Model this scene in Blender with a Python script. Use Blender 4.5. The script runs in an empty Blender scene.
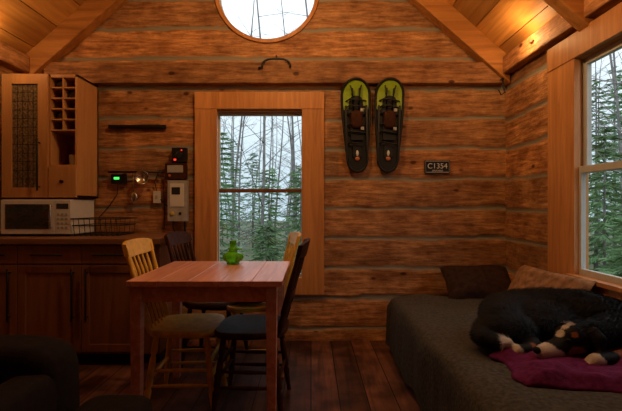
import bpy, math, random
import numpy as np
from mathutils import Vector, Matrix
random.seed(7); rng=np.random.default_rng(7)
scene=bpy.context.scene
try:
    scene.view_settings.view_transform='Standard'
    scene.view_settings.look='None'
except Exception: pass

# ------------------------------------------------------------ materials
def newmat(name):
    m=bpy.data.materials.new(name); m.use_nodes=True
    nt=m.node_tree; b=nt.nodes['Principled BSDF']
    return m,nt,b
def plain(name,col,rough=.5,metal=0,noise=0.12,scale=30,emit=None,bump=0.0,spec=None):
    m,nt,b=newmat(name)
    tc=nt.nodes.new('ShaderNodeTexCoord'); n=nt.nodes.new('ShaderNodeTexNoise')
    n.inputs['Scale'].default_value=scale; n.inputs['Detail'].default_value=4
    nt.links.new(tc.outputs['Object'],n.inputs['Vector'])
    r=nt.nodes.new('ShaderNodeValToRGB')
    r.color_ramp.elements[0].position=.3; r.color_ramp.elements[1].position=.7
    r.color_ramp.elements[0].color=[c*(1-noise) for c in col]+[1]
    r.color_ramp.elements[1].color=[min(1,c*(1+noise)) for c in col]+[1]
    nt.links.new(n.outputs['Fac'],r.inputs['Fac']); nt.links.new(r.outputs['Color'],b.inputs['Base Color'])
    b.inputs['Roughness'].default_value=rough; b.inputs['Metallic'].default_value=metal
    if spec is not None: b.inputs['Specular IOR Level'].default_value=spec
    if emit: 
        b.inputs['Emission Color'].default_value=list(emit[0])+[1]; b.inputs['Emission Strength'].default_value=emit[1]
    if bump:
        bp=nt.nodes.new('ShaderNodeBump'); bp.inputs['Strength'].default_value=bump; bp.inputs['Distance'].default_value=.01
        nt.links.new(n.outputs['Fac'],bp.inputs['Height']); nt.links.new(bp.outputs['Normal'],b.inputs['Normal'])
    return m
def math_node(nt,op,a,b=None,c=None):
    n=nt.nodes.new('ShaderNodeMath'); n.operation=op
    for i,v in enumerate((a,b,c)):
        if v is None: continue
        if isinstance(v,(int,float)): n.inputs[i].default_value=v
        else: nt.links.new(v,n.inputs[i])
    return n.outputs[0]
def mixc(nt,fac,a,b,blend='MIX'):
    n=nt.nodes.new('ShaderNodeMix'); n.data_type='RGBA'; n.blend_type=blend
    for i,v in ((0,fac),(6,a),(7,b)):
        if isinstance(v,(int,float)): n.inputs[i].default_value=v
        elif isinstance(v,(list,tuple)): n.inputs[i].default_value=list(v)[:3]+[1]
        else: nt.links.new(v,n.inputs[i])
    return n.outputs[2]
def wood(name,dark,light,axis='Z',rough=.5,scale=1.0,bump=.25,tone=(.72,1.2),hewn=False,planks=None,spec=.3):
    m,nt,b=newmat(name)
    tc=nt.nodes.new('ShaderNodeTexCoord'); mp=nt.nodes.new('ShaderNodeMapping')
    s=[14*scale]*3; s['XYZ'.index(axis)]=1.1*scale
    mp.inputs['Scale'].default_value=s
    nt.links.new(tc.outputs['Object'],mp.inputs['Vector'])
    vec=mp.outputs[0]
    if planks:
        sx=nt.nodes.new('ShaderNodeSeparateXYZ'); nt.links.new(tc.outputs['Object'],sx.inputs[0])
        q=math_node(nt,'DIVIDE',sx.outputs['X'],planks)
        fl=math_node(nt,'FLOOR',q); fr=math_node(nt,'FRACT',q)
        wn=nt.nodes.new('ShaderNodeTexWhiteNoise'); wn.noise_dimensions='1D'; nt.links.new(fl,wn.inputs['W'])
        ad=nt.nodes.new('ShaderNodeVectorMath'); ad.operation='ADD'
        nt.links.new(vec,ad.inputs[0]); 
        sc=nt.nodes.new('ShaderNodeVectorMath'); sc.operation='SCALE'; sc.inputs['Scale'].default_value=30
        nt.links.new(wn.outputs['Color'],sc.inputs[0]); nt.links.new(sc.outputs[0],ad.inputs[1]); vec=ad.outputs[0]
    n=nt.nodes.new('ShaderNodeTexNoise'); n.inputs['Scale'].default_value=1.3; n.inputs['Detail'].default_value=9
    n.inputs['Roughness'].default_value=.62; n.inputs['Distortion'].default_value=.8
    nt.links.new(vec,n.inputs['Vector'])
    r=nt.nodes.new('ShaderNodeValToRGB'); r.color_ramp.elements[0].position=.32; r.color_ramp.elements[1].position=.68
    r.color_ramp.elements[0].color=list(dark)+[1]; r.color_ramp.elements[1].color=list(light)+[1]
    nt.links.new(n.outputs['Fac'],r.inputs['Fac']); col=r.outputs['Color']
    at=nt.nodes.new('ShaderNodeAttribute'); at.attribute_name='tone'
    tv=at.outputs['Fac']
    if planks: tv=wn.outputs['Value']
    tm=nt.nodes.new('ShaderNodeMapRange'); tm.inputs['To Min'].default_value=tone[0]; tm.inputs['To Max'].default_value=tone[1]
    nt.links.new(tv,tm.inputs['Value'])
    cb=nt.nodes.new('ShaderNodeCombineXYZ')
    for i in range(3): nt.links.new(tm.outputs[0],cb.inputs[i])
    col=mixc(nt,1.0,col,cb.outputs[0],'MULTIPLY')
    hgt=n.outputs['Fac']
    if hewn:
        # weathered grey-honey variation from log to log
        gv=nt.nodes.new('ShaderNodeMapRange'); gv.inputs['To Min'].default_value=.30; gv.inputs['To Max'].default_value=0.0
        nt.links.new(tv,gv.inputs['Value'])
        col=mixc(nt,gv.outputs[0],col,(.38,.25,.14))
        # blotches
        n2=nt.nodes.new('ShaderNodeTexNoise'); n2.inputs['Scale'].default_value=4.2; n2.inputs['Detail'].default_value=9; n2.inputs['Roughness'].default_value=.7
        nt.links.new(tc.outputs['Object'],n2.inputs['Vector'])
        r2=nt.nodes.new('ShaderNodeValToRGB'); r2.color_ramp.elements[0].position=.36; r2.color_ramp.elements[1].position=.60
        r2.color_ramp.elements[0].color=(.62,.54,.48,1); r2.color_ramp.elements[1].color=(1.1,1.1,1.07,1)
        nt.links.new(n2.outputs['Fac'],r2.inputs['Fac'])
        col=mixc(nt,1.0,col,r2.outputs['Color'],'MULTIPLY')
        # knots
        mp2=nt.nodes.new('ShaderNodeMapping'); s2=[5.5]*3; s2['XYZ'.index(axis)]=3.2; mp2.inputs['Scale'].default_value=s2
        nt.links.new(tc.outputs['Object'],mp2.inputs['Vector'])
        vo=nt.nodes.new('ShaderNodeTexVoronoi'); vo.inputs['Scale'].default_value=1.0; nt.links.new(mp2.outputs[0],vo.inputs['Vector'])
        kr=nt.nodes.new('ShaderNodeValToRGB'); kr.color_ramp.elements[0].position=.06; kr.color_ramp.elements[1].position=.11
        kr.color_ramp.elements[0].color=(.25,.15,.11,1); kr.color_ramp.elements[1].color=(1,1,1,1)
        nt.links.new(vo.outputs['Distance'],kr.inputs['Fac'])
        col=mixc(nt,1.0,col,kr.outputs['Color'],'MULTIPLY')
        # fine weathered streaks and adze marks
        mp3=nt.nodes.new('ShaderNodeMapping'); s3=[48]*3; s3['XYZ'.index(axis)]=6; mp3.inputs['Scale'].default_value=s3
        nt.links.new(tc.outputs['Object'],mp3.inputs['Vector'])
        n3=nt.nodes.new('ShaderNodeTexNoise'); n3.inputs['Scale'].default_value=1; n3.inputs['Detail'].default_value=7; n3.inputs['Roughness'].default_value=.7
        nt.links.new(mp3.outputs[0],n3.inputs['Vector'])
        r3=nt.nodes.new('ShaderNodeValToRGB'); r3.color_ramp.elements[0].position=.38; r3.color_ramp.elements[1].position=.62
        r3.color_ramp.elements[0].color=(.58,.50,.44,1); r3.color_ramp.elements[1].color=(1.22,1.24,1.28,1)
        nt.links.new(n3.outputs['Fac'],r3.inputs['Fac'])
        col=mixc(nt,1.0,col,r3.outputs['Color'],'MULTIPLY')
        hgt=math_node(nt,'ADD',hgt,math_node(nt,'MULTIPLY',n3.outputs['Fac'],1.0))
        ch=nt.nodes.new('ShaderNodeAttribute'); ch.attribute_name='chink'
        col=mixc(nt,ch.outputs['Fac'],col,(.27,.25,.20))
    if planks:
        gap=math_node(nt,'LESS_THAN',math_node(nt,'ABSOLUTE',math_node(nt,'SUBTRACT',fr,.5)),.48)
        col=mixc(nt,gap,(.004,.002,.002),col)
        hgt=math_node(nt,'ADD',math_node(nt,'MULTIPLY',hgt,.3),gap)
        n4=nt.nodes.new('ShaderNodeTexNoise'); n4.inputs['Scale'].default_value=5; n4.inputs['Detail'].default_value=8
        nt.links.new(tc.outputs['Object'],n4.inputs['Vector'])
        r4=nt.nodes.new('ShaderNodeValToRGB'); r4.color_ramp.elements[0].position=.38; r4.color_ramp.elements[1].position=.6
        r4.color_ramp.elements[0].color=(.5,.48,.46,1); r4.color_ramp.elements[1].color=(1.25,1.25,1.25,1)
        nt.links.new(n4.outputs['Fac'],r4.inputs['Fac']); col=mixc(nt,1.0,col,r4.outputs['Color'],'MULTIPLY')
    nt.links.new(col,b.inputs['Base Color'])
    b.inputs['Roughness'].default_value=rough; b.inputs['Specular IOR Level'].default_value=spec
    bp=nt.nodes.new('ShaderNodeBump'); bp.inputs['Strength'].default_value=bump; bp.inputs['Distance'].default_value=.012
    nt.links.new(hgt,bp.inputs['Height']); nt.links.new(bp.outputs['Normal'],b.inputs['Normal'])
    return m
def glasspane(name,tint=(1,1,1),gl=.05):
    m,nt,b=newmat(name); nt.nodes.remove(b)
    t=nt.nodes.new('ShaderNodeBsdfTransparent'); t.inputs[0].default_value=list(tint)+[1]
    g=nt.nodes.new('ShaderNodeBsdfGlossy'); g.inputs['Roughness'].default_value=.02
    mx=nt.nodes.new('ShaderNodeMixShader'); mx.inputs[0].default_value=gl
    nt.links.new(t.outputs[0],mx.inputs[1]); nt.links.new(g.outputs[0],mx.inputs[2])
    nt.links.new(mx.outputs[0],nt.nodes['Material Output'].inputs[0]); return m

LD=(.34,.140,.046); LL=(.66,.335,.135)
M_logX=wood('hewn_log_x',LD,LL,'X',.6,1,.6,(.68,1.22),hewn=True)
M_logY=wood('hewn_log_y',LD,LL,'Y',.6,1,.6,(.68,1.22),hewn=True)
M_ceil=wood('ceiling_pine',(.42,.17,.035),(.78,.38,.10),'Y',.5,.8,.3,(.6,1.2))
M_beam=wood('rafter_wood',(.34,.13,.03),(.66,.29,.08),'X',.5,.8,.3)
M_beamX=wood('plate_beam_wood',(.26,.10,.032),(.55,.25,.085),'X',.6,1,.6,hewn=True)
M_casing=wood('casing_pine',(.42,.175,.055),(.64,.30,.105),'Z',.45,1.2,.15)
M_vinyl=plain('pale_window_frame',(.50,.50,.47),.4,noise=.04)
M_floor=wood('floor_boards',(.060,.026,.017),(.185,.078,.046),'Y',.55,1,.35,(.6,1.3),planks=.165,spec=.25)
M_table=wood('table_pine',(.48,.18,.11),(.74,.36,.23),'Y',.32,1.3,.15,(.8,1.15),spec=.5)
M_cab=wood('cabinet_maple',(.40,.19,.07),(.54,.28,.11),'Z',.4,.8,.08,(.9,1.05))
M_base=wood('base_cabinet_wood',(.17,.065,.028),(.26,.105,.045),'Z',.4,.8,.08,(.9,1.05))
M_counter=wood('countertop_wood',(.20,.09,.045),(.34,.16,.08),'X',.35,1,.08)
M_black=plain('black_metal',(.010,.010,.011),.45,.3)
M_blackp=plain('black_plastic',(.009,.009,.009),.5,spec=.3)
M_yellow=plain('mustard_paint',(.66,.40,.05),.5,noise=.22,scale=18,spec=.25)
M_dark=plain('dark_chair_paint',(.050,.018,.009),.6,noise=.3,spec=.08)
M_white=plain('white_enamel',(.62,.62,.60),.35,noise=.03)
M_grey=plain('grey_box',(.35,.35,.34),.5)
M_darkglass=plain('dark_glass',(.02,.025,.03),.06,spec=.8)
M_steel=plain('steel',(.5,.5,.5),.25,1)
M_pane=glasspane('window_glass',(.96,.98,.98),.03)
M_frost=plain('frosted_cabinet_glass',(.13,.09,.05),.25,noise=.6,scale=70)
M_green=plain('lime_plastic',(.30,.46,.02),.45)
M_orange=plain('orange_mark',(.45,.14,.05),.5)
M_pad=plain('seat_pad_cloth',(.42,.40,.36),.9)
M_bed=plain('charcoal_bedspread',(.062,.058,.050),.95,noise=.35,scale=60,bump=.3,spec=.1)
M_purple=plain('purple_blanket',(.105,.013,.070),.9,noise=.3,scale=50,bump=.3,spec=.1)
M_brownc=plain('brown_cushion_cloth',(.035,.019,.013),.95,noise=.3,bump=.3,spec=.1)
M_tan=plain('tan_cushion_cloth',(.27,.15,.08),.95,noise=.4,scale=25,bump=.3,spec=.1)
M_sofa=plain('black_upholstery',(.012,.008,.007),.9,noise=.3,bump=.3,spec=.15)
M_trunk=plain('bark',(.24,.225,.22),.95,noise=.35,scale=9)
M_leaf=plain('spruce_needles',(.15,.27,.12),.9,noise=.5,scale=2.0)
M_leaf_haze=plain('hazed_spruce_needles',(.28,.38,.28),.9,noise=.35,scale=1.0)  # far trees: aerial haze painted into a paler needle colour
M_ground=plain('forest_floor',(.13,.14,.08),1,noise=.4,scale=3)

# ------------------------------------------------------------ mesh builder
class MB:
    def __init__(s): s.v=[];s.f=[];s.m=[];s.t=[];s.sm=[];s.mats=[]
    def add(s,verts,faces,mat,smooth=False,tone=None,M=None):
        if mat not in s.mats: s.mats.append(mat)
        i=s.mats.index(mat); o=len(s.v)
        if tone is None: tone=random.random()
        if M is not None: verts=[M@Vector(p) for p in verts]
        s.v+= [tuple(p) for p in verts]
        for f in faces:
            s.f.append([a+o for a in f]); s.m.append(i); s.t.append(tone); s.sm.append(smooth)
    def box(s,x0,x1,y0,y1,z0,z1,mat,M=None,tone=None):
        v=[(x,y,z) for z in (z0,z1) for y in (y0,y1) for x in (x0,x1)]
        s.add(v,[(0,2,3,1),(4,5,7,6),(0,1,5,4),(2,6,7,3),(0,4,6,2),(1,3,7,5)],mat,False,tone,M)
    def turned(s,p1,p2,prof,mat,seg=10,M=None):
        p1=Vector(p1);p2=Vector(p2);d=(p2-p1);ax=d.normalized()
        a=ax.orthogonal().normalized(); b=ax.cross(a); v=[];f=[]
        for t,r in prof:
            c=p1+d*t
            for k in range(seg):
                an=2*math.pi*k/seg; v.append(c+a*math.cos(an)*r+b*math.sin(an)*r)
        n=len(prof)
        for i in range(n-1):
            for k in range(seg):
                k2=(k+1)%seg; f.append((i*seg+k,i*seg+k2,(i+1)*seg+k2,(i+1)*seg+k))
        f.append(tuple(range(seg))[::-1]); f.append(tuple((n-1)*seg+k for k in range(seg)))
        s.add(v,f,mat,True,None,M)
    def cyl(s,p1,p2,r,mat,r2=None,seg=10,M=None): s.turned(p1,p2,[(0,r),(1,r if r2 is None else r2)],mat,seg,M)
    def tube(s,pts,r,mat,seg=8,closed=False,M=None,flat=1.0):
        pts=[Vector(p) for p in pts]; n=len(pts); v=[];f=[]; prev=None
        for i,p in enumerate(pts):
            if closed: d=pts[(i+1)%n]-pts[i-1]
            else: d=pts[min(i+1,n-1)]-pts[max(i-1,0)]
            d.normalize()
            a=d.orthogonal().normalized() if prev is None else (prev-d*prev.dot(d)).normalized()
            prev=a; b=d.cross(a); rr=r[i] if isinstance(r,(list,tuple)) else r
            for k in range(seg):
                an=2*math.pi*k/seg; v.append(p+a*math.cos(an)*rr+b*math.sin(an)*rr*flat)
        for i in range(n if closed else n-1):
            j=(i+1)%n
            for k in range(seg):
                k2=(k+1)%seg; f.append((i*seg+k,i*seg+k2,j*seg+k2,j*seg+k))
        if not closed: f.append(tuple(range(seg))[::-1]); f.append(tuple((n-1)*seg+k for k in range(seg)))
        s.add(v,f,mat,True,None,M)
    def lathe(s,c,prof,mat,seg=28,M=None):
        v=[];f=[]
        for r,z in prof:
            for k in range(seg):
                an=2*math.pi*k/seg; v.append((c[0]+r*math.cos(an),c[1]+r*math.sin(an),c[2]+z))
        for i in range(len(prof)-1):
            for k in range(seg):
                k2=(k+1)%seg; f.append((i*seg+k,i*seg+k2,(i+1)*seg+k2,(i+1)*seg+k))
        s.add(v,f,mat,True,None,M)
    def sup(s,c,r,mat,e=1.0,M=None,nu=24,nv=14):
        v=[];f=[]
        P=lambda x:math.copysign(abs(x)**e,x)
        for j in range(nv+1):
            ph=-math.pi/2+math.pi*j/nv
            for i in range(nu):
                th=2*math.pi*i/nu
                v.append((c[0]+r[0]*P(math.cos(ph))*P(math.cos(th)),c[1]+r[1]*P(math.cos(ph))*P(math.sin(th)),c[2]+r[2]*P(math.sin(ph))))
        for j in range(nv):
            for i in range(nu):
                i2=(i+1)%nu; f.append((j*nu+i,j*nu+i2,(j+1)*nu+i2,(j+1)*nu+i))
        s.add(v,f,mat,True,None,M)
    def obj(s,name,loc=(0,0,0),rotz=0,bevel=0,subsurf=0,parent=None):
        me=bpy.data.meshes.new(name); me.from_pydata(s.v,[],s.f)
        for m in s.mats: me.materials.append(m)
        me.polygons.foreach_set('material_index',s.m); me.polygons.foreach_set('use_smooth',s.sm)
        at=me.attributes.new('tone','FLOAT','FACE'); at.data.foreach_set('value',s.t)
        me.update()
        o=bpy.data.objects.new(name,me); scene.collection.objects.link(o)
        o.location=loc; o.rotation_euler=(0,0,rotz)
        if bevel:
            b=o.modifiers.new('bevel','BEVEL'); b.width=bevel; b.segments=2; b.limit_method='ANGLE'; b.angle_limit=math.radians(50)
        if subsurf:
            b=o.modifiers.new('sub','SUBSURF'); b.levels=subsurf; b.render_levels=subsurf
        if parent: o.parent=parent
        return o

def vnoise(x,y,seed=0):
    x=np.asarray(x,float);y=np.asarray(y,float)
    xi=np.floor(x).astype(int);yi=np.floor(y).astype(int);fx=x-xi;fy=y-yi
    fx=fx*fx*(3-2*fx);fy=fy*fy*(3-2*fy)
    def h(a,b):
        q=np.sin(a*127.1+b*311.7+seed*74.7)*43758.5453
        return q-np.floor(q)
    return (h(xi,yi)*(1-fx)+h(xi+1,yi)*fx)*(1-fy)+(h(xi,yi+1)*(1-fx)+h(xi+1,yi+1)*fx)*fy
def sst(a,b,x):
    t=np.clip((x-a)/(b-a),0,1); return t*t*(3-2*t)

# ------------------------------------------------------------ room
XL,XR,YB,YF=-2.35,1.625,3.6,-1.2
XC=(XL+XR)/2; HW=(XR-XL)/2; SL=.88; ZE=2.33
def zroof(x): return ZE+SL*(HW-abs(x-XC))
def hewn_wall(name,u0,u1,zt,place,mat,openings=(),roof=False,res=.0125,seed=1):
    nu=int((u1-u0)/res)+1; nz=int(zt/res)+1
    u=np.linspace(u0,u1,nu); z=np.linspace(0,zt,nz); U,Z=np.meshgrid(u,z)
    wob=.022*(vnoise(U*.9,Z*0+seed,seed)-.5)+.016*(vnoise(U*3,np.round(Z/.25),seed+3)-.5)+.008*(vnoise(U*9,np.round(Z/.25),seed+4)-.5)
    q=(Z+wob-.105)/.25; k=np.floor(q); t=q-k
    d=np.minimum(t,1-t)*.25
    gw=.007+.011*vnoise(U*4,k*3+1,seed+5)
    pr=sst(gw,gw+.006,d)
    face=.007*(vnoise(U*1.3,Z*4,seed+7)-.5)+.009*(vnoise(U*8,Z*12,seed+9)-.5)+.005*(vnoise(U*30,Z*30,seed+11)-.5)
    lay=.008*(vnoise(k*7.3,k*0+.5,seed+13)-.5)
    off=.020+(.011+lay+face)*pr+.003*vnoise(U*25,Z*25,seed)*(1-pr)
    chink=1-sst(gw*.95,gw*1.15+.002,d)
    tone=vnoise(k*5.7+.3,np.floor(U/1.7+vnoise(k,k,3)*5)*2.3,seed+21)
    vs=np.array([place(a,b,c) for a,b,c in zip(U.ravel(),Z.ravel(),off.ravel())])
    Uc=(U[:-1,:-1]+U[1:,1:])/2; Zc=(Z[:-1,:-1]+Z[1:,1:])/2
    keep=np.ones_like(Uc,bool)
    for o in openings:
        if o[0]=='r': keep&=~((Uc>o[1])&(Uc<o[2])&(Zc>o[3])&(Zc<o[4]))
        else: keep&=~((Uc-o[1])**2+(Zc-o[2])**2<o[3]**2)
    if roof: keep&=Zc<(ZE+SL*(HW-np.abs(Uc-XC))+.05)
    jj,ii=np.nonzero(keep)
    a=jj*nu+ii
    fs=np.stack([a,a+1,a+nu+1,a+nu],1)
    me=bpy.data.meshes.new(name); me.from_pydata(vs.tolist(),[],fs.tolist())
    me.materials.append(mat)
    for nm,arr in (('tone',tone),('chink',chink)):
        at=me.attributes.new(nm,'FLOAT','POINT'); at.data.foreach_set('value',arr.ravel().astype(np.float32))
    me.polygons.foreach_set('use_smooth',[True]*len(fs))
    me.update(); o=bpy.data.objects.new(name,me); scene.collection.objects.link(o); return o
BW=(-.80,-.055,.53,1.92)
RWc=(-.369,2.93,.41)
hewn_wall('wall_back',XL-.03,XR+.03,4.15,lambda u,z,o:(u,YB+.035-o,z),M_logX,[('r',BW[0]-.02,BW[1]+.02,BW[2]-.02,BW[3]+.02),('c',RWc[0],RWc[1],RWc[2]+.02)],roof=True)
RW=(1.60,2.62,.71,2.02)
hewn_wall('wall_right',YF,YB+.04,ZE+.02,lambda u,z,o:(XR+.035-o,u,z),M_logY,[('r',RW[0]-.02,RW[1]+.02,RW[2]-.02,RW[3]+.02)],seed=4,res=.014)
hewn_wall('wall_left',YF,YB+.04,ZE+.02,lambda u,z,o:(XL-.035+o,u,z),M_logY,[],seed=8,res=.025)
hewn_wall('wall_front',XL-.03,XR+.03,4.15,lambda u,z,o:(u,YF-.035+o,z),M_logX,[],roof=True,seed=12,res=.03)
b=MB(); b.box(XL-.06,XR+.06,YF-.06,YB+.06,-.06,0,M_floor); b.obj('floor')
# ceiling
b=MB(); ang=math.atan(SL)
for sgn in (-1,1):
    L=HW/math.cos(ang)+.12; n=11; w=L/n
    for i in range(n):
        pts=[]
        for sd in (i*w+.003,(i+1)*w-.003):
            for th in (0,.03):
                x=XC+sgn*(sd*math.cos(ang)+th*math.sin(ang)*1); z=ZE+SL*HW-sd*math.sin(ang)+th*math.cos(ang)
                pts.append((x,z))
        (a0,a1,c0,c1)=pts
        v=[(p[0],y,p[1]) for y in (YF-.08,YB+.08) for p in (a0,a1,c1,c0)]
        b.add(v,[(0,1,2,3),(7,6,5,4),(0,4,5,1),(1,5,6,2),(2,6,7,3),(3,7,4,0)],M_ceil)
    v=[]
    for y in (YF-.08,YB+.08):
        for sd,th in ((-.03,.028),(L,.028),(L,.06),(-.03,.06)):
            v.append((XC+sgn*(sd*math.cos(ang)+th*math.sin(ang)),y,ZE+SL*HW-sd*math.sin(ang)+th*math.cos(ang)))
    b.add(v,[(0,1,2,3),(7,6,5,4),(0,4,5,1),(1,5,6,2),(2,6,7,3),(3,7,4,0)],M_ceil)
b.obj('ceiling')
def rafters(name,y0,y1):
    b=MB()
    for sgn in (-1,1):
        x_in=XC; xo=XC+sgn*(HW-.005)
        v=[]
        for y in (y0,y1):
            for x in (x_in,xo):
                zt=zroof(x)+.005
                v+= [(x,y,zt-.215),(x,y,zt)]
        b.add(v,[(0,1,3,2),(4,6,7,5),(0,2,6,4),(1,5,7,3),(0,4,5,1),(2,3,7,6)],M_beam)
    b.obj(name,bevel=.008)
rafters('rafter_pair',3.49,3.6)
for i,y in enumerate((2.5,1.5,.5,-.5)): rafters('rafter_pair.%03d'%(i+1),y-.05,y+.05)
b=MB(); b.box(-2.2,1.58,3.53,3.61,2.135,2.31,M_beamX); b.obj('plate_beam',bevel=.012)
b=MB(); b.box(XR-.07,XR+.01,YF,3.49,2.20,2.34,M_logY); b.obj('trim_1',bevel=.01)
b=MB(); b.box(XL-.01,XL+.07,YF,3.49,2.20,2.34,M_logY); b.obj('trim_2',bevel=.01)

# back window
b=MB(); x0,x1,z0,z1=BW
b.box(-.963,x0+.02,3.56,3.605,.39,1.93,M_casing,tone=.6); b.box(x1-.02,.109,3.56,3.605,.39,1.93,M_casing,tone=.5)
b.box(-.963,.109,3.555,3.605,1.93,2.07,M_casing,tone=.7); b.box(x0+.02,x1-.02,3.56,3.605,.39,.53,M_casing,tone=.4)
for (a,c,d,e) in ((x0-.02,x0,z0,z1),(x1,x1+.02,z0,z1),(x0-.02,x1+.02,z1,z1+.02),(x0-.02,x1+.02,z0-.02,z0)):
    b.box(a,c,3.59,3.74,d,e,M_casing,tone=.6)
zm=1.255
for (y0_,y1_,za,zb) in ((3.62,3.65,z0,zm+.015),(3.655,3.685,zm-.015,z1)):
    f=.026
    b.box(x0,x0+f,y0_,y1_,za,zb,M_vinyl); b.box(x1-f,x1,y0_,y1_,za,zb,M_vinyl)
    b.box(x0+f,x1-f,y0_,y1_,za,za+f,M_vinyl if za==z0 else M_base); b.box(x0+f,x1-f,y0_,y1_,zb-f,zb,M_base if zb<1.5 else M_vinyl)
    b.box(x0+f,x1-f,y0_+.012,y0_+.016,za+f,zb-f,M_pane)
b.obj('window_1',bevel=.003)
# right window
b=MB(); y0,y1,z0,z1=RW; X=XR
b.box(X-.035,X+.005,y1-.02,2.89,.56,2.04,M_casing,tone=.6); b.box(X-.035,X+.005,1.32,y0+.02,.56,2.04,M_casing,tone=.5)
b.box(X-.04,X+.005,1.32,2.89,2.02,2.17,M_casing,tone=.3); b.box(X-.035,X+.005,y0,y1,.56,.71,M_casing)
b.box(X-.07,X+.07,y0-.02,y1+.02,.69,.715,M_casing)
for (a,c,d,e) in ((y0-.02,y0,z0,z1),(y1,y1+.02,z0,z1),(y0-.02,y1+.02,z1,z1+.02)):
    b.box(X-.01,X+.068,a,c,d,e,M_casing,tone=.6)
zm=1.345
for (xa,xb,za,zb) in ((X-.005,X+.025,z0,zm+.02),(X+.03,X+.06,zm-.02,z1)):
    f=.04
    b.box(xa,xb,y0,y0+f,za,zb,M_vinyl); b.box(xa,xb,y1-f,y1,za,zb,M_vinyl)
    b.box(xa,xb,y0+f,y1-f,za,za+f,M_vinyl); b.box(xa,xb,y0+f,y1-f,zb-f,zb,M_vinyl)
    b.box(xa+.012,xa+.016,y0+f,y1-f,za+f,zb-f,M_pane)
b.obj('window_2',bevel=.003)
# round window
b=MB(); cx,cz,R=RWc
def ring(r0,r1,ya,yb,mat,seg=64):
    v=[];f=[]
    for k in range(seg):
        an=2*math.pi*k/seg; c,s_=math.cos(an),math.sin(an)
        v+=[(cx+r0*c,ya,cz+r0*s_),(cx+r1*c,ya,cz+r1*s_),(cx+r1*c,yb,cz+r1*s_),(cx+r0*c,yb,cz+r0*s_)]
    for k in range(seg):
        j=(k+1)%seg
        for q in range(4):
            q2=(q+1)%4; f.append((k*4+q,j*4+q,j*4+q2,k*4+q2))
    b.add(v,f,mat,False,.5)
ring(R,R+.03,3.585,3.66,M_casing); ring(R-.008,R+.03,3.64,3.70,M_vinyl)
v=[(cx+R*math.cos(2*math.pi*k/64),3.67,cz+R*math.sin(2*math.pi*k/64)) for k in range(64)]
b.add(v,[tuple(range(64))],M_pane); b.obj('window_3')

# ------------------------------------------------------------ kitchen
b=MB()
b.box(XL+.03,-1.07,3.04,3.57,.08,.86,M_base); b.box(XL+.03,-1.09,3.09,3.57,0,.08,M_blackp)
def shaker(x0,x1,z0,z1,y,mat,st=.055,panel=None):
    b.box(x0,x0+st,y-.02,y,z0,z1,mat); b.box(x1-st,x1,y-.02,y,z0,z1,mat)
    b.box(x0+st,x1-st,y-.02,y,z0,z0+st,mat); b.box(x0+st,x1-st,y-.02,y,z1-st,z1,mat)
    b.box(x0+st,x1-st,y-.01,y,z0+st,z1-st,panel or mat)
for x0,x1 in ((-2.32,-2.065),(-2.06,-1.617),(-1.613,-1.20)): 
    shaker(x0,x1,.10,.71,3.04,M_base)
    b.box(x0,x1,3.02,3.04,.72,.85,M_base)
def bar(x0,z0,x1,z1,y):
    b.cyl((x0,y-.035,z0),(x1,y-.035,z1),.007,M_black)
    d=Vector((x1-x0,0,z1-z0)).normalized()*.03
    for p in ((x0+d.x,z0+d.z),(x1-d.x,z1-d.z)): b.cyl((p[0],y-.035,p[1]),(p[0],y+.001,p[1]),.005,M_black)
for x in (-1.664,-1.566,-2.11): bar(x,.32,x,.69,3.02)
bar(-2.27,.785,-2.13,.785,3.02); bar(-1.95,.785,-1.73,.785,3.02); bar(-1.52,.785,-1.3,.785,3.02)
b.obj('base_cabinet',bevel=.003)
b=MB(); b.box(XL+.025,-1.055,2.98,3.575,.86,.90,M_counter); b.obj('countertop',bevel=.004)
# upper cabinet
b=MB(); x0,x1,yf,z0,z1=-2.325,-1.765,3.25,1.19,2.12; xm=-1.977
b.box(x0,x1,yf+.0,3.57,z1-.018,z1,M_cab); b.box(x0,x1,yf,3.57,z0,z0+.018,M_cab)
b.box(x0,x0+.018,yf,3.57,z0,z1,M_cab); b.box(x1-.018,x1,yf,3.57,z0,z1,M_cab,tone=.9); b.box(xm-.009,xm+.009,yf,3.57,z0,z1,M_cab)
b.box(x0,x1,3.55,3.57,z0,z1,M_cab)
b.box(x0+.018,xm-.009,yf+.02,3.57,1.50,1.515,M_cab); b.box(x0+.018,xm-.009,yf+.02,3.57,1.80,1.815,M_cab)
shaker(x0,xm-.002,z0,z1,yf,M_cab,.075,M_frost)
for i in range(1,12):
    zz=z0+.075+i*(z1-z0-.15)/12; b.box(x0+.075,xm-.077,yf-.0115,yf-.0095,zz-.002,zz+.002,M_blackp)
for i in range(1,5):
    xx=x0+.075+i*(xm-x0-.152)/5; b.box(xx-.002,xx+.002,yf-.0115,yf-.0095,z0+.075,z1-.075,M_blackp)
bar(-2.035,1.24,-2.035,1.63,yf-.02)
for i in range(6):
    zz=1.70+i*.0805; b.box(xm+.009,x1-.018,yf+.002,3.57,zz-.005,zz+.005,M_cab)
b.box((xm+x1)/2-.009,(xm+x1)/2-.0,yf+.002,3.57,1.70,2.10,M_cab)
b.box(xm+.009,x1-.018,yf+.0,3.57,1.42,1.438,M_cab)
b.box(xm+.004,x1-.002,yf-.02,yf,z0,1.42,M_cab); b.cyl((-1.87,yf-.04,1.31),(-1.87,yf-.019,1.31),.012,M_black)
for i,j in ((0,1),(1,3),(0,4)):
    b.cyl((xm+.055+i*.092,yf+.05,1.743+j*.0805),(xm+.055+i*.092,3.5,1.743+j*.0805),.032,M_darkglass)
b.lathe((-1.87,3.4,1.438),[(0,0),(.035,.0),(.04,.09),(.037,.09),(.03,.01)],M_white)
b.obj('wall_cabinet',bevel=.002)
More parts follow.
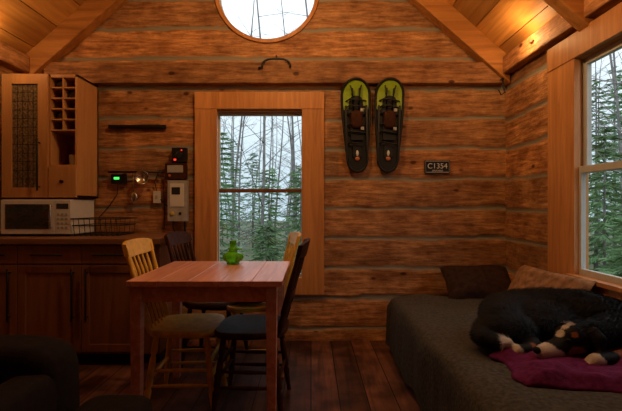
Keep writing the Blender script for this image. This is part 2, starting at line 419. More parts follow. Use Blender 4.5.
# microwave
b=MB(); x0,x1,ya,yb,z0,z1=-2.31,-1.79,3.2,3.55,.915,1.175
b.box(x0,x1,ya+.02,yb,z0,z1,M_white); b.box(x0,x1-.12,ya,ya+.02,z0+.003,z1-.003,M_white); b.box(x1-.118,x1,ya,ya+.02,z0+.003,z1-.003,M_white)
b.box(x0+.035,x1-.16,ya-.004,ya+.001,z0+.04,z1-.035,M_darkglass); b.box(x1-.105,x1-.015,ya-.003,ya+.001,z1-.07,z1-.03,M_darkglass)
for i in range(3):
    for j in range(4): b.box(x1-.1+i*.03,x1-.08+i*.03,ya-.004,ya+.001,z0+.04+j*.033,z0+.06+j*.033,M_grey)
bx=x1-.137; b.cyl((bx,ya-.025,z0+.04),(bx,ya-.025,z1-.04),.007,M_steel); b.cyl((bx,ya-.025,z0+.05),(bx,ya,z0+.05),.005,M_steel); b.cyl((bx,ya-.025,z1-.05),(bx,ya,z1-.05),.005,M_steel)
for x in (x0+.05,x1-.05):
    for y in (ya+.06,yb-.05): b.cyl((x,y,.901),(x,y,.917),.015,M_blackp)
b.obj('microwave',bevel=.006)
# dish rack
b=MB(); x0,x1,ya,yb=-1.76,-1.44,3.2,3.5
for z,e in ((.91,0),(.98,.01),(1.03,.02)):
    b.tube([(x0-e,ya-e,z),(x1+e,ya-e,z),(x1+e,yb+e,z),(x0-e,yb+e,z)],.004,M_black,closed=True)
for i in range(9):
    x=x0+(x1-x0)*i/8; b.tube([(x,ya-.02,1.03),(x,ya,.905),(x,yb,.905),(x,yb+.02,1.03)],.0025,M_black,seg=6)
b.obj('dish_rack')
# wall fixtures
b=MB(); b.box(-1.683,-1.206,3.565,3.59,1.768,1.800,M_black); b.box(-1.64,-1.25,3.56,3.566,1.776,1.792,M_blackp); b.obj('knife_strip',bevel=.003)
b=MB(); b.cyl((-1.667,3.54,1.406),(-1.223,3.54,1.406),.009,M_black)
for x in (-1.64,-1.25): b.cyl((x,3.54,1.406),(x,3.59,1.406),.007,M_black)
for x in (-1.53,-1.46,-1.40,-1.33): b.tube([(x,3.54,1.415),(x,3.525,1.40),(x,3.525,1.37),(x,3.54,1.36)],.003,M_black,seg=6)
b.obj('utensil_rail')
b=MB(); c=(-1.375,3.505,1.36); b.lathe((0,0,0),[(0,-.03),(.03,-.026),(.05,-.01),(.058,.01),(.054,.01),(.045,-.006),(.0,-.02)],M_steel,M=Matrix.Translation((c[0],c[1],c[2]))@Matrix.Rotation(math.radians(90),4,'X'))
b.tube([(c[0],3.505,1.41),(c[0],3.515,1.44)],.004,M_steel); b.obj('hanging_strainer')
b=MB(); b.tube([(-1.455,3.525,1.375),(-1.455,3.535,1.24)],.004,M_steel); b.sup((-1.455,3.535,1.2),(.03,.015,.04),M_steel); b.obj('ladle')
M_led=plain('green_led',(.05,.6,.1),.3,emit=((.08,1,.15),1.2)); M_red=plain('red_led',(.6,.02,.01),.3,emit=((1,.05,.02),1.2))
b=MB(); b.box(-1.655,-1.535,3.555,3.59,1.31,1.39,M_blackp); b.box(-1.63,-1.585,3.551,3.556,1.345,1.365,M_led)
b.tube([(-1.6,3.57,1.32),(-1.61,3.57,1.22),(-1.68,3.57,1.12),(-1.76,3.57,1.03),(-1.76,3.57,.97)],.004,M_blackp); b.obj('charge_controller',bevel=.003)
b=MB(); b.box(-1.147,-1.03,3.54,3.59,1.485,1.607,M_blackp); b.cyl((-1.088,3.543,1.55),(-1.088,3.53,1.55),.03,M_darkglass); b.cyl((-1.065,3.538,1.585),(-1.065,3.535,1.585),.006,M_red)
b.box(-1.13,-1.11,3.535,3.541,1.50,1.515,M_red)
b.tube([(-1.09,3.57,1.485),(-1.085,3.575,1.475)],.006,M_blackp)
b.obj('gas_detector',bevel=.004)
b=MB(); b.box(-1.2,-1.03,3.53,3.59,1.345,1.475,M_dark); b.box(-1.18,-1.05,3.526,3.531,1.40,1.46,M_grey)
b.cyl((-1.16,3.53,1.375),(-1.16,3.515,1.375),.01,M_orange)
b.tube([(-1.2,3.57,1.43),(-1.26,3.57,1.42),(-1.30,3.575,1.33),(-1.27,3.575,1.2),(-1.19,3.57,1.12)],.004,M_blackp)
b.tube([(-1.2,3.57,1.38),(-1.23,3.57,1.33),(-1.215,3.575,1.1),(-1.22,3.57,.93)],.0035,M_blackp); b.obj('fuse_box',bevel=.005)
b=MB(); b.box(-1.31,-1.25,3.565,3.59,1.15,1.25,M_white); b.box(-1.29,-1.27,3.56,3.566,1.185,1.215,M_grey); b.obj('light_switch',bevel=.003)
M_btn=plain('yellow_button',(.6,.45,.05),.4)
b=MB(); b.box(-1.175,-1.02,3.52,3.59,1.0,1.335,M_grey); b.box(-1.155,-1.04,3.515,3.521,1.12,1.31,M_white); b.box(-1.14,-1.07,3.512,3.516,1.22,1.28,M_darkglass)
b.cyl((-1.135,3.52,1.065),(-1.135,3.508,1.065),.016,M_btn); b.cyl((-1.07,3.52,1.065),(-1.07,3.51,1.065),.012,M_blackp)
b.tube([(-1.045,3.56,1.0),(-1.045,3.57,.9),(-1.02,3.57,.78),(-1.03,3.57,.6)],.007,M_blackp)
b.tube([(-1.14,3.56,1.0),(-1.145,3.57,.95),(-1.13,3.57,.915)],.006,M_blackp); b.obj('inverter_box',bevel=.008)
b=MB(); pts=[(-.285+.115*math.copysign(abs(math.cos(a))**.7,math.cos(a)),3.515,2.275+.055*math.sin(a)) for a in np.linspace(-.25,math.pi+.25,18)]
b.tube(pts,.009,M_black); b.tube([(-.395,3.515,2.262),(-.43,3.515,2.255)],.009,M_black); b.tube([(-.285,3.515,2.33),(-.285,3.53,2.36),(-.285,3.56,2.365)],.006,M_black); b.obj('iron_horseshoe')
b=MB(); b.tube([(1.545,3.475,2.15),(1.545,3.46,2.10),(1.56,3.46,2.04),(1.53,3.46,2.02),(1.51,3.46,2.06)],.006,M_black); b.cyl((1.545,3.49,2.15),(1.545,3.47,2.15),.012,M_black); b.obj('coat_hook')
# plate
b=MB(); b.box(.946,1.156,3.575,3.593,1.398,1.507,M_blackp)
b.tube([(.954,3.573,1.406),(1.148,3.573,1.406),(1.148,3.573,1.499),(.954,3.573,1.499)],.0025,M_white,closed=True,seg=6)
pl=b.obj('licence_plate',bevel=.004)
def txt(s_,size,x,z,par,name):
    cu=bpy.data.curves.new(name,'FONT'); cu.body=s_; cu.size=size; cu.extrude=.0015; cu.align_x='CENTER'; cu.materials.append(M_white)
    o=bpy.data.objects.new(name,cu); scene.collection.objects.link(o); o.location=(x,3.573,z); o.rotation_euler=(math.pi/2,0,0); o.parent=par
txt('C1354',.062,1.051,1.438,pl,'plate_number'); txt('ONTARIO',.02,1.051,1.412,pl,'plate_caption')
# snowshoes
def snowshoe(name,cx,tilt,zt):
    b=MB(); L=.755
    def hw(t):
        base=.078+.036*float(sst(0,.75,t))
        e=min(1,math.sqrt(max(0,1-((.12-t)/.12)**2))) if t<.12 else (math.sqrt(max(0,1-((t-.84)/.16)**2)) if t>.84 else 1)
        return base*e
    T=[0,.004,.015,.03,.06,.09,.12]+[.12+.72*i/14 for i in range(1,15)]+[.87,.9,.93,.955,.975,.99,.997,1]
    lift=lambda t: -.05*max(0,(t-.75)/.25)**2
    Lf=[(-hw(t),lift(t),t*L) for t in T]; Rt=[(hw(t),lift(t),t*L) for t in reversed(T[1:-1])]
    b.tube(Lf+Rt,.011,M_blackp,closed=True)
    for t0,t1,mat in ((0.0,.68,M_blackp),(.68,1.0,M_green)):
        tt=[t for t in T if t0<=t<=t1]
        if t0 not in tt: tt=[t0]+tt
        if t1 not in tt: tt=tt+[t1]
        v=[];f=[]
        for t in tt: 
            w=hw(t)*.97; v+=[(-w,lift(t),t*L),(w,lift(t),t*L)]
        for i in range(len(tt)-1): f.append((2*i,2*i+1,2*i+3,2*i+2))
        b.add(v,f,mat)
    # dark toe cut-out with ribs
    v=[];f=[]
    for i in range(13):
        a=math.pi*i/12; v.append((.056*math.cos(a),-.014,.77*L+.045*math.sin(a)))
    v+=[(-.066,-.010,.62*L),(.066,-.010,.62*L)]; b.add(v,[tuple(range(15))],M_blackp)
    for s_ in (-1,1): b.tube([(s_*.022,-.018,.66*L),(s_*.03,-.03,.86*L),(s_*.045,-.045,.93*L)],.006,M_blackp,seg=6)
    b.box(-.05,.05,-.03,-.004,.34*L,.62*L,M_blackp); b.sup((0,-.035,.56*L),(.05,.03,.075),M_dark,.6)
    for z in (.30,.42,.50,.62,.70,.77): b.tube([(-.082,-.004,z*L),(-.05,-.05,z*L+.01),(.05,-.05,z*L-.005),(.082,-.004,z*L)],.007,M_black,seg=6)
    for z in (.46,.66): b.box(.03,.055,-.062,-.045,z*L-.012,z*L+.012,M_grey)
    for x in (-.085,.085): b.box(x-.008,x+.008,-.02,0,.12*L,.72*L,M_black)
    b.box(-.035,.035,-.018,-.002,.16*L,.30*L,M_black)
    b.sup((0,-.018,.20*L),(.011,.005,.024),M_white); b.sup((0,-.018,.14*L),(.020,.005,.016),M_orange)
    for s_ in (-1,1): b.box(s_*.03-.006,s_*.03+.006,-.05,-.004,.84*L,.90*L,M_blackp)
    b.cyl((0,-.01,.90*L),(0,.028,.90*L),.006,M_steel,seg=8)
    o=b.obj(name); o.location=(cx,3.555,zt); o.rotation_euler=(0,tilt,0)
snowshoe('snowshoe',.385,math.radians(-1.5),1.41); snowshoe('snowshoe.001',.632,math.radians(1.5),1.41)

# ------------------------------------------------------------ table and chairs
b=MB()
for i in range(5):
    w=.78/5; b.box(-.92+i*w+.0005,-.92+(i+1)*w-.0005,2.13,2.9,.725,.755,M_table)
for x in (-.885,-.2):
    for y in (2.19,2.84): b.turned((x,y,.0),(x,y,.726),[(0,.030),(.3,.034),(1,.040)],M_table,4,M=None)
b.box(-.86,-.22,2.18,2.20,.64,.726,M_table); b.box(-.86,-.22,2.83,2.85,.64,.726,M_table); b.box(-.895,-.875,2.21,2.83,.64,.726,M_table); b.box(-.21,-.19,2.21,2.83,.64,.726,M_table)
t=b.obj('dining_table',bevel=.003)
for p in t.data.polygons: p.use_smooth=False
LEG=[(0,.014),(.08,.012),(.3,.019),(.34,.012),(.37,.019),(.7,.017),(.74,.012),(.78,.019),(1,.014)]
def chair(name,loc,rot,mat,pad=None,scale=1):
    b=MB()
    n=36
    def out(k,s):
        a=2*math.pi*k/n; e=.55
        x=math.copysign(abs(math.cos(a))**e,math.cos(a))*.205; y=math.copysign(abs(math.sin(a))**e,math.sin(a))*.20
        x*=1+.08*(y/.2); return x*s,y*s
    v=[];f=[]
    lev=[(.96,.418),(1.0,.428),(1.0,.446),(.97,.453),(.8,.448),(.4,.440)]
    for s_,z in lev:
        for k in range(n): x,y=out(k,s_); v.append((x,y,z))
    for i in range(len(lev)-1):
        for k in range(n): k2=(k+1)%n; f.append((i*n+k,i*n+k2,(i+1)*n+k2,(i+1)*n+k))
    f.append(tuple(range(n))[::-1]); f.append(tuple((len(lev)-1)*n+k for k in range(n)))
    b.add(v,f,mat,True)
    feet={}
    for sx in (-1,1):
        for sy in (-1,1):
            top=Vector((sx*.14,sy*.135,.425)); bot=Vector((sx*.19,sy*.185,0)); feet[(sx,sy)]=(bot,top)
            b.turned(bot,top,LEG,mat,10)
    P=lambda k,t:feet[k][0].lerp(feet[k][1],t)
    for sx in (-1,1): 
        for t in (.36,.55): b.turned(P((sx,-1),t),P((sx,1),t),[(0,.007),(.5,.012),(1,.007)],mat,8)
    for t in (.45,.64): b.turned(P((-1,1),t),P((1,1),t),[(0,.008),(.3,.013),(.5,.010),(.7,.013),(1,.008)],mat,8)
    b.turned(P((-1,-1),.45),P((1,-1),.45),[(0,.008),(.5,.012),(1,.008)],mat,8)
    yb=lambda z:-.165-.125*(z-.44)/.49
    for sx in (-1,1):
        b.turned((sx*.165,yb(.44),.44),(sx*.19,yb(.90),.90),[(0,.013),(.15,.017),(.2,.012),(.25,.018),(.6,.016),(.8,.012),(1,.011)],mat,10)
    def rail(z0,z1,hw_,th,curv):
        N=12; v=[];f=[]
        for i in range(N+1):
            u=-1+2*i/N; x=u*hw_; c=-curv*(1-u*u); e=(1-.35*abs(u)**5)
            zc=(z0+z1)/2; h=(z1-z0)/2*e
            for zz,yy in ((zc-h,th),(zc+h,th),(zc+h,-th),(zc-h,-th)): v.append((x,yb(zz)+c+yy,zz))
        for i in range(N):
            for q in range(4): q2=(q+1)%4; f.append((i*4+q,i*4+q2,(i+1)*4+q2,(i+1)*4+q))
        f.append((0,1,2,3)); f.append((4*N+3,4*N+2,4*N+1,4*N)); b.add(v,f,mat)
    rail(.845,.935,.205,.010,.025); rail(.60,.64,.175,.008,.012)
    for i in range(5):
        x=-.115+i*.0575; c=-.022*(1-(x/.2)**2)
        b.turned((x,yb(.44),.44),(x*1.0,yb(.61)-.006,.61),[(0,.006),(.5,.009),(1,.006)],mat,8)
        p1=Vector((x,yb(.63)-.008,.63)); p2=Vector((x*1.1,yb(.85)+c,.85))
        b.turned(p1,p2,[(0,.005),(.25,.007),(.6,.012),(1,.006)],mat,8)
    if pad:
        b.sup((0,.01,.462),(.19,.18,.018),pad,.5)
    b.obj(name,loc,rot,bevel=.002)
R90=math.radians(90)
chair('dining_chair',(-.715,2.50,0),-R90+math.radians(2),M_yellow)
chair('dining_chair.001',(-.69,3.12,0),-R90+math.radians(-6),M_dark,M_pad)
chair('dining_chair.002',(-.33,2.47,0),R90+math.radians(-3),M_dark)
chair('dining_chair.003',(-.40,3.06,0),R90+math.radians(10),M_yellow)
b=MB(); b.sup((-.42,3.03,.502),(.14,.14,.048),M_blackp,.7); b.sup((-.38,3.0,.555),(.08,.09,.035),M_blackp,.8); b.obj('black_bag')
# green glass oil lamp / jar
m,nt,bs=newmat('green_glass'); bs.inputs['Base Color'].default_value=(.16,.78,.02,1); bs.inputs['Roughness'].default_value=.06; bs.inputs['Transmission Weight'].default_value=.5
nn=nt.nodes.new('ShaderNodeTexNoise'); nn.inputs['Scale'].default_value=60; bb=nt.nodes.new('ShaderNodeBump'); bb.inputs['Strength'].default_value=.3; nt.links.new(nn.outputs[0],bb.inputs['Height']); nt.links.new(bb.outputs[0],bs.inputs['Normal'])
M_gg=m
b=MB(); b.lathe((-.50,2.76,.755),[(0,0),(.040,0),(.042,.006),(.034,.012),(.055,.026),(.064,.045),(.060,.062),(.045,.074),(.028,.080),(.026,.09),(.032,.095),(.032,.104),(.018,.11),(.022,.125),(.020,.140),(.026,.150),(.022,.150),(0,.12)],M_gg)
for k in range(12):
    a=2*math.pi*k/12; b.tube([(-.50+math.cos(a)*r,2.76+math.sin(a)*r,.755+z) for r,z in ((.036,.014),(.058,.028),(.066,.045),(.058,.064))],.0035,M_gg,seg=6)
b.cyl((-.47,2.75,.852),(-.445,2.74,.852),.006,M_gg)
b.obj('green_glass_oil_lamp')

# ------------------------------------------------------------ bed
BT=.455
b0=MB()
b0.sup((1.09,2.15,.285),(.47,1.16,.150),M_bed,.15,nu=40,nv=20)
b0.box(.64,1.56,1.0,3.28,.12,.18,M_base)
for x in (.67,1.53):
    for y in (1.05,3.24): b0.box(x-.03,x+.03,y-.03,y+.03,0,.14,M_base)
prof=[(.575,.07),(.58,.2),(.585,.33),(.59,.40),(.602,.432),(.63,.448),(.70,.455)]+[(.7+.88*i/22,.455) for i in range(1,23)]
NY=110; v=[];f=[]
for j in range(NY+1):
    y=.94+2.38*j/NY
    endd=float(sst(3.22,3.32,y))
    for i,(x,z) in enumerate(prof):
        top=float(sst(.3,.45,z))
        nz=(float(vnoise(x*5+y*1.5,y*4,3))-.5)*.020+(float(vnoise(x*13,y*3.3+x*5,5))-.5)*.014
        nx=(float(vnoise(y*6,z*2,9))-.5)*.03*(1-top)+(float(vnoise(y*16,z*1.5,2))-.5)*.012*(1-top)
        zz=z+nz*top+ (0 if i else (float(vnoise(y*5,0,4))-.5)*.04)-.05*endd*top
        v.append((x-.0+nx,y,max(.02,zz)))
n=len(prof)
for j in range(NY):
    for i in range(n-1):
        a=j*n+i; f.append((a,a+1,a+n+1,a+n))
b0.add(v,f,M_bed,True)
b0.obj('daybed')
def pillow(name,c,w,h,t,rx,ry,rz,mat):
    b=MB(); N=18; v=[];f=[]
    M=Matrix.Translation(c)@Matrix.Rotation(rz,4,'Z')@Matrix.Rotation(ry,4,'Y')@Matrix.Rotation(rx,4,'X')
    for s_ in (1,-1):
        for j in range(N+1):
            for i in range(N+1):
                u=-1+2*i/N; q=-1+2*j/N
                th=((1-u**4)*(1-q**4))**.5
                pin=1-.06*(1-abs(u))*abs(q)**2-.06*(1-abs(q))*abs(u)**2
                nn_=(float(vnoise(u*2.5+5,q*2.5,int(w*100)))-.5)*.03*th
                v.append((u*w/2*pin,q*h/2*pin,s_*(t/2*th)+nn_))
    K=(N+1)**2
    for o_ in (0,K):
        for j in range(N):
            for i in range(N):
                a=o_+j*(N+1)+i; q=(a,a+1,a+N+2,a+N+1); f.append(q if o_==0 else q[::-1])
    b.add(v,f,mat,True,None,M); b.obj(name)
D=math.radians
pillow('cushion',(1.27,3.26,.545),.52,.36,.14,D(32),0,D(-4),M_brownc)
pillow('cushion.001',(1.44,2.66,.59),.66,.30,.15,D(58),0,D(-84),M_tan)
# purple blanket
def pf(u,q):
    x=.80+.76*u; y=1.42+.54*q
    x+=.06*(float(vnoise(q*5,1,3))-.5); y+= .16*(1-q)*(1-u)
    z=BT+.026+.045*float(vnoise(x*7+y*4,y*9,8))+.02*float(vnoise(x*20,y*14,6))
    ed=min(u,1-u,q,1-q); z=BT+.012+(z-BT-.012)*min(1,ed*9)+.0
    return (x,y,z)
v=[];f=[];NU,NV=60,44
for j in range(NV+1):
    for i in range(NU+1): v.append(pf(i/NU,j/NV))
for j in range(NV):
    for i in range(NU):
        a=j*(NU+1)+i; f.append((a,a+1,a+NU+2,a+NU+1))
b=MB(); b.add(v,f,M_purple,True); o=b.obj('purple_blanket'); sm=o.modifiers.new('solid','SOLIDIFY'); sm.thickness=.008; sm.offset=-1

# ------------------------------------------------------------ dog (curled Bernese)
def chain(b,pts,step=.35,mat=M_black):
    for i in range(len(pts)-1):
        p=Vector(pts[i][:3]);q=Vector(pts[i+1][:3]);ra=pts[i][3];rb=pts[i+1][3]
        n=max(2,int((q-p).length/(min(ra,rb)*step))+1)
        for k in range(n+1):
            t=k/n; c=p.lerp(q,t); r=ra+(rb-ra)*t; b.sup(c,(r,r,r*.93),mat,1,nu=16,nv=10)
Z=BT+.018; HX=-.095; HY=-.085
db=MB()
chain(db,[(.93,2.08,Z+.085,.100),(.98,2.20,Z+.098,.112),(1.10,2.28,Z+.10,.116),(1.24,2.28,Z+.105,.120),(1.36,2.19,Z+.112,.125),(1.42,2.06,Z+.11,.112),(1.38,1.95,Z+.10,.098),(1.27,1.88,Z+.095,.086),(1.28+HX,1.94+HY,Z+.092,.078)])
db.sup((1.15,2.15,Z+.08),(.22,.16,.095),M_black,1)
db.sup((.93,2.02,Z+.072),(.12,.11,.08),M_black,1)
chain(db,[(1.28+HX,1.94+HY,Z+.095,.078),(1.21+HX,1.92+HY,Z+.088,.073)])
chain(db,[(1.18+HX,1.905+HY,Z+.070,.050),(1.11+HX,1.885+HY,Z+.054,.042),(1.065+HX,1.872+HY,Z+.048,.036)])
chain(db,[(1.40,1.92,Z+.05,.05),(1.36,1.80,Z+.038,.036),(1.26,1.755,Z+.036,.032),(1.18,1.73,Z+.034,.030),(1.14,1.722,Z+.034,.033)])
for q_ in (-1,0,1): db.sup((1.115,1.722+q_*.017,Z+.026),(.016,.010,.014),M_black)
chain(db,[(.96,1.98,Z+.05,.055),(.99,1.90,Z+.036,.034),(.945,1.865,Z+.03,.030),(.90,1.86,Z+.028,.030)])
for q_ in (-1,0,1): db.sup((.878,1.86+q_*.016,Z+.022),(.015,.009,.013),M_black)
chain(db,[(.85,2.1,Z+.07,.045),(.80,2.02,Z+.05,.045),(.80,1.95,Z+.05,.042),(.83,1.90,Z+.05,.034),(.865,1.885,Z+.055,.022)])
for (ex,ey,ez,dy) in ((1.27+HX,1.868+HY,Z+.14,-.03),(1.29+HX,2.0+HY,Z+.145,.03)):
    chain(db,[(ex,ey,ez,.018),(ex+.008,ey+dy*.8,ez-.03,.026),(ex+.004,ey+dy*1.1,ez-.07,.019)],.3)
tmp=db.obj('tmpdog'); rm=tmp.modifiers.new('r','REMESH'); rm.mode='VOXEL'; rm.voxel_size=.0075
s1=tmp.modifiers.new('s','SMOOTH'); s1.factor=.6; s1.iterations=4
dg=bpy.context.evaluated_depsgraph_get(); me=bpy.data.meshes.new_from_object(tmp.evaluated_get(dg))
bpy.data.objects.remove(tmp)
nv=len(me.vertices); co=np.zeros(nv*3); me.vertices.foreach_get('co',co); co=co.reshape(-1,3)
tri=[]
for p in me.polygons:
    vs=list(p.vertices)
    for k in range(1,len(vs)-1): tri.append((vs[0],vs[k],vs[k+1]))
tri=np.array(tri)
def dogcol(P):
    P=np.asarray(P); c=np.tile(np.array([.009,.008,.0075]),(len(P),1))
    W=np.array([.62,.56,.48]); Bn=np.array([.26,.09,.027])
    def near(p,r): 
        return np.linalg.norm((P-np.array(p)),axis=1)<r
    H=lambda x,y,z:(x+HX,y+HY,Z+z-.010)
    for p,r in ((H(1.24,1.84,.03),.042),(H(1.19,1.855,.05),.038),(H(1.185,1.86,.135),.014),(H(1.19,1.95,.14),.014),(H(1.2,1.97,.05),.04),((1.27,1.75,Z+.03),.05),((1.34,1.78,Z+.03),.04),((.96,1.87,Z+.03),.03)): c[near(p,r)]=Bn
    for p,r in ((H(1.075,1.872,.045),.052),(H(1.11,1.88,.05),.042),(H(1.155,1.905,.12),.022),(H(1.2,1.915,.165),.018),(H(1.18,1.91,.142),.019),((1.13,1.722,Z+.02),.048),((.885,1.86,Z+.02),.038),((.86,1.885,Z+.055),.032)): c[near(p,r)]=W
    return c
A=co[tri[:,0]];B=co[tri[:,1]];C=co[tri[:,2]]
nr=np.cross(B-A,C-A); ar=np.linalg.norm(nr,axis=1)+1e-12; nr/=ar[:,None]
N=48000; idx=rng.choice(len(tri),N,p=ar/ar.sum()); r1=np.sqrt(rng.random(N));r2=rng.random(N)
root=A[idx]*(1-r1)[:,None]+B[idx]*(r1*(1-r2))[:,None]+C[idx]*(r1*r2)[:,None]; nn_=nr[idx]
keep=root[:,2]>Z+.004; root=root[keep];nn_=nn_[keep]; N=len(root)
flow=np.stack([-(root[:,1]-2.08),(root[:,0]-1.15)*.6,-.12*np.ones(N)],1)*-1; flow[:,2]=-.12
flow+=rng.normal(0,.07,(N,3)); flow-=nn_*(flow*nn_).sum(1)[:,None]; flow/=np.linalg.norm(flow,axis=1)[:,None]+1e-9
ln=rng.uniform(.018,.038,N)
face=(np.linalg.norm(root-np.array([1.13+HX,1.87+HY,Z+.05]),axis=1)<.13)|(root[:,1]<1.77); ln[face]*=.3
ln[(np.linalg.norm(root-np.array([.90,1.86,Z+.02]),axis=1)<.06)]*=.35
dirn=flow+nn_*rng.uniform(.25,.6,N)[:,None]; dirn/=np.linalg.norm(dirn,axis=1)[:,None]
side=np.cross(dirn,nn_); side/=np.linalg.norm(side,axis=1)[:,None]+1e-9
w=.0013
fv=np.stack([root-side*w-nn_*.002,root+side*w-nn_*.002,root+dirn*ln[:,None]],1).reshape(-1,3)
fcol=np.repeat(dogcol(root)*rng.uniform(.7,1.5,(N,1)),3,axis=0)
ex=MB(); ex.sup((1.030+HX,1.865+HY,Z+.058),(.015,.018,.014),M_blackp)
for yy in (1.862,1.938): ex.sup((1.158+HX,yy+HY,Z+.100),(.010,.010,.007),M_blackp)
ev=np.array(ex.v); 
allv=np.vstack([co,fv,ev]); faces=[list(p.vertices) for p in me.polygons]+[[nv+3*i,nv+3*i+1,nv+3*i+2] for i in range(N)]+[[a+nv+3*N for a in f] for f in ex.f]
col=np.vstack([dogcol(co)*.8,fcol,np.tile([.004,.004,.004],(len(ev),1))])
dm=bpy.data.meshes.new('dog'); dm.from_pydata(allv.tolist(),[],faces)
ca=dm.color_attributes.new('fur','FLOAT_COLOR','POINT'); ca.data.foreach_set('color',np.hstack([col,np.ones((len(col),1))]).astype(np.float32).ravel())
m,nt,bs=newmat('dog_fur'); at=nt.nodes.new('ShaderNodeAttribute'); at.attribute_name='fur'; nt.links.new(at.outputs['Color'],bs.inputs['Base Color']); bs.inputs['Roughness'].default_value=.6; bs.inputs['Specular IOR Level'].default_value=.12
dm.materials.append(m); dm.polygons.foreach_set('use_smooth',[True]*len(faces)); dm.update()
dogo=bpy.data.objects.new('bernese_mountain_dog',dm); scene.collection.objects.link(dogo)

# ------------------------------------------------------------ foreground armchair, footstool
b=MB()
b.sup((-1.42,1.72,.325),(.46,.12,.27),M_sofa,.35); b.sup((-1.42,1.35,.25),(.40,.34,.15),M_sofa,.3)
b.sup((-1.42,1.32,.40),(.28,.30,.08),M_sofa,.4)
for x in (-1.78,-1.05): b.sup((x,1.38,.30),(.085,.36,.20),M_sofa,.4)
for x in (-1.75,-1.08):
    for y in (1.06,1.74): b.cyl((x,y,0),(x,y,.12),.02,M_dark)
b.obj('armchair')
b=MB(); b.sup((-.80,1.70,.27),(.145,.145,.07),M_sofa,.5)
for a in range(4):
    an=a*math.pi/2+.6; b.cyl((-.80+.11*math.cos(an),1.70+.11*math.sin(an),0),(-.80+.09*math.cos(an),1.70+.09*math.sin(an),.24),.012,M_dark)
b.obj('footstool')

# ------------------------------------------------------------ outdoors
b=MB(); b.box(-40,50,-10,50,-.75,-.65,M_ground); b.obj('ground_outside')
def inside(x,y): return -5<x<3.0 and -4<y<5.6
V=[];V2=[];tb=MB()
spots=[(-1.85,8.6,3.4),(-.2,8.4,2.6),(-3.0,10.5,4.5),(.9,9.0,4.5),(-1.05,10.8,2.8),(-.75,7.2,1.5),(.2,13,4.0),
       (4.3,6.3,3.0),(5.9,8.0,4.4),(6.9,10.4,5),(5.2,4.2,4),(3.9,5.2,1.8),(7.9,6.5,6),(5.2,9.8,4),(8.9,12.6,6),(-4.6,13,6),(-2.3,17,4),(-.6,18,3.6),(2.8,12,6),(-5.5,17,7),(-3.6,20,5),(1.2,19,5),(12,16,8),(11,10,8)]
for (x,y,h) in spots:
    zb=-.66; R_=h*.24; tb.cyl((x,y,zb),(x,y,zb+h),.03*h/3,M_trunk,r2=.008,seg=7)
    nb=int(44+h*11)
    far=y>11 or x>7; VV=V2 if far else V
    for k in range(nb):
        t=(k+random.random())/nb; z=zb+h*(.06+.91*t); L=R_*(1-t)**.75*random.uniform(.5,1.15)+.08; a=k*2.4+random.random()
        dr=np.array([math.cos(a),math.sin(a),-.18+.35*t])
        base=np.array([x,y,z]); ns=int((7 if far else 10)+L*(14 if far else 24))
        for q in range(ns):
            u=(q+.6)/ns; p=base+dr*L*u; p[2]-=.12*L*u*u
            sd=1 if q%2 else -1
            d=dr*.75+sd*np.array([-math.sin(a),math.cos(a),0])*random.uniform(.3,.9)+np.array([0,0,random.uniform(-.6,.1)])
            d/=np.linalg.norm(d); s_=rng.normal(size=3); s_-=d*s_.dot(d); s_/=np.linalg.norm(s_)
            w=random.uniform(.012,.024)*(1.5 if far else 1); VV+= [tuple(p-s_*w),tuple(p+s_*w),tuple(p+d*random.uniform(.12,.26)*(1.15-.5*u))]
for VV,mt in ((V,M_leaf),(V2,M_leaf_haze)): tb.add(VV,[(3*i,3*i+1,3*i+2) for i in range(len(VV)//3)],mt)
cnt=0
while cnt<125:
    if random.random()<.6: x=random.uniform(-8,5); y=random.uniform(7.5,28)
    else: x=random.uniform(3.8,20); y=random.uniform(2,22)
    if inside(x,y): continue
    cnt+=1; h=random.uniform(6,10.5); r=random.uniform(.018,.058)*(1.25 if y>14 else 1); lean=Vector((random.uniform(-.09,.09),random.uniform(-.06,.06),1))
    p0=Vector((x,y,-.66)); pts=[p0+lean*h*t+Vector((.12*math.sin(t*5+x),.1*math.cos(t*4+y),0)) for t in (0,.15,.3,.45,.6,.75,.9,1)]
    tb.tube(pts,[r*(1-.85*t) for t in (0,.15,.3,.45,.6,.75,.9,1)],M_trunk,seg=6)
    for k in range(22):
        t=random.uniform(.06,.95); i=min(6,int(t*7)); p=pts[i].lerp(pts[i+1],t*7-i); a=random.random()*6.28; L=random.uniform(.5,1.7)*(1.1-t*.6)
        q=p+Vector((math.cos(a)*L,math.sin(a)*L,L*random.uniform(.2,.8))); rr=r*.28*(1.1-t)+.002
        tb.turned(p,q,[(0,rr),(1,rr*.25)],M_trunk,3)
        for _ in range(4):
            u=random.uniform(.3,.95); s0=p.lerp(q,u); l2=L*random.uniform(.25,.45); a2=a+random.uniform(-1,1)
            tb.turned(s0,s0+Vector((math.cos(a2)*l2,math.sin(a2)*l2,l2*random.uniform(0,.9))),[(0,rr*.4),(1,rr*.15)],M_trunk,3)
tb.obj('forest_trees')

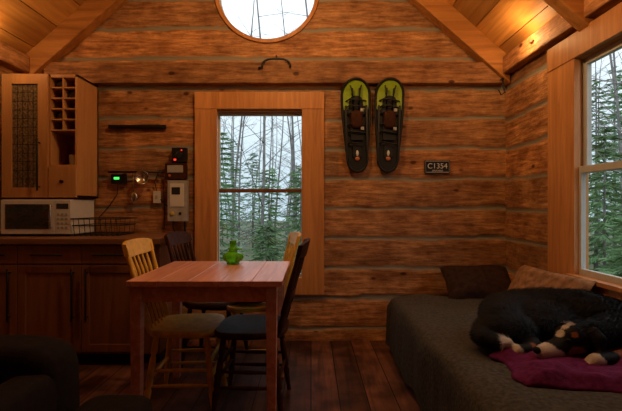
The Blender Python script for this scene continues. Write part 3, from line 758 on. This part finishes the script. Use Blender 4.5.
# ------------------------------------------------------------ light
w=bpy.data.worlds.new('World'); scene.world=w; w.use_nodes=True; nt=w.node_tree; bg=nt.nodes['Background']
tc=nt.nodes.new('ShaderNodeTexCoord'); sx=nt.nodes.new('ShaderNodeSeparateXYZ'); nt.links.new(tc.outputs['Generated'],sx.inputs[0])
rp=nt.nodes.new('ShaderNodeValToRGB'); rp.color_ramp.elements[0].color=(.48,.60,.68,1); rp.color_ramp.elements[1].color=(.88,.94,1,1); rp.color_ramp.elements[1].position=.45
nt.links.new(sx.outputs['Z'],rp.inputs[0]); nt.links.new(rp.outputs[0],bg.inputs[0]); bg.inputs[1].default_value=1.5
M_bulb=plain('bulb',(1,.8,.5),.3,emit=((1,.6,.28),6))
def light(name,p,e,size=.05):
    l=bpy.data.lights.new(name+'_light','POINT'); l.energy=e; l.color=(1,.58,.24); l.shadow_soft_size=size
    o=bpy.data.objects.new(name+'_light',l); scene.collection.objects.link(o); o.location=p
def pendant(name,x,y,z,e):
    b=MB(); b.cyl((x,y,z+.07),(x,y,zroof(x)),.004,M_blackp); b.turned((x,y,z+.03),(x,y,z+.09),[(0,.018),(.7,.02),(1,.008)],M_blackp)
    b.sup((x,y,z),(.03,.03,.038),M_bulb); b.obj(name); light(name,(x,y,z-.10),e)
def puck(name,x,y,z,e,sg):
    b=MB(); b.sup((x,y,z),(.010,.022,.014),M_base); b.sup((x-sg*.010,y,z),(.005,.014,.009),M_base); b.obj(name); light(name,(x-sg*.07,y,z+.03),e,.05)
pendant('pendant_lamp',-.22,2.35,2.86,38)
pendant('fill_pendant',.80,2.0,2.45,13)  # second lamp, out of view, added to spread the warm light wider
puck('puck_light',XR-.076,3.02,2.28,4.0,1)
puck('puck_light.001',XL+.076,2.95,2.28,4,-1)

cam=bpy.data.cameras.new('camera'); co_=bpy.data.objects.new('camera',cam); scene.collection.objects.link(co_)
co_.location=(0,0,1.13); co_.rotation_euler=(math.pi/2,0,0); cam.sensor_width=36; cam.lens=430/622*36; cam.clip_start=.02
scene.camera=co_
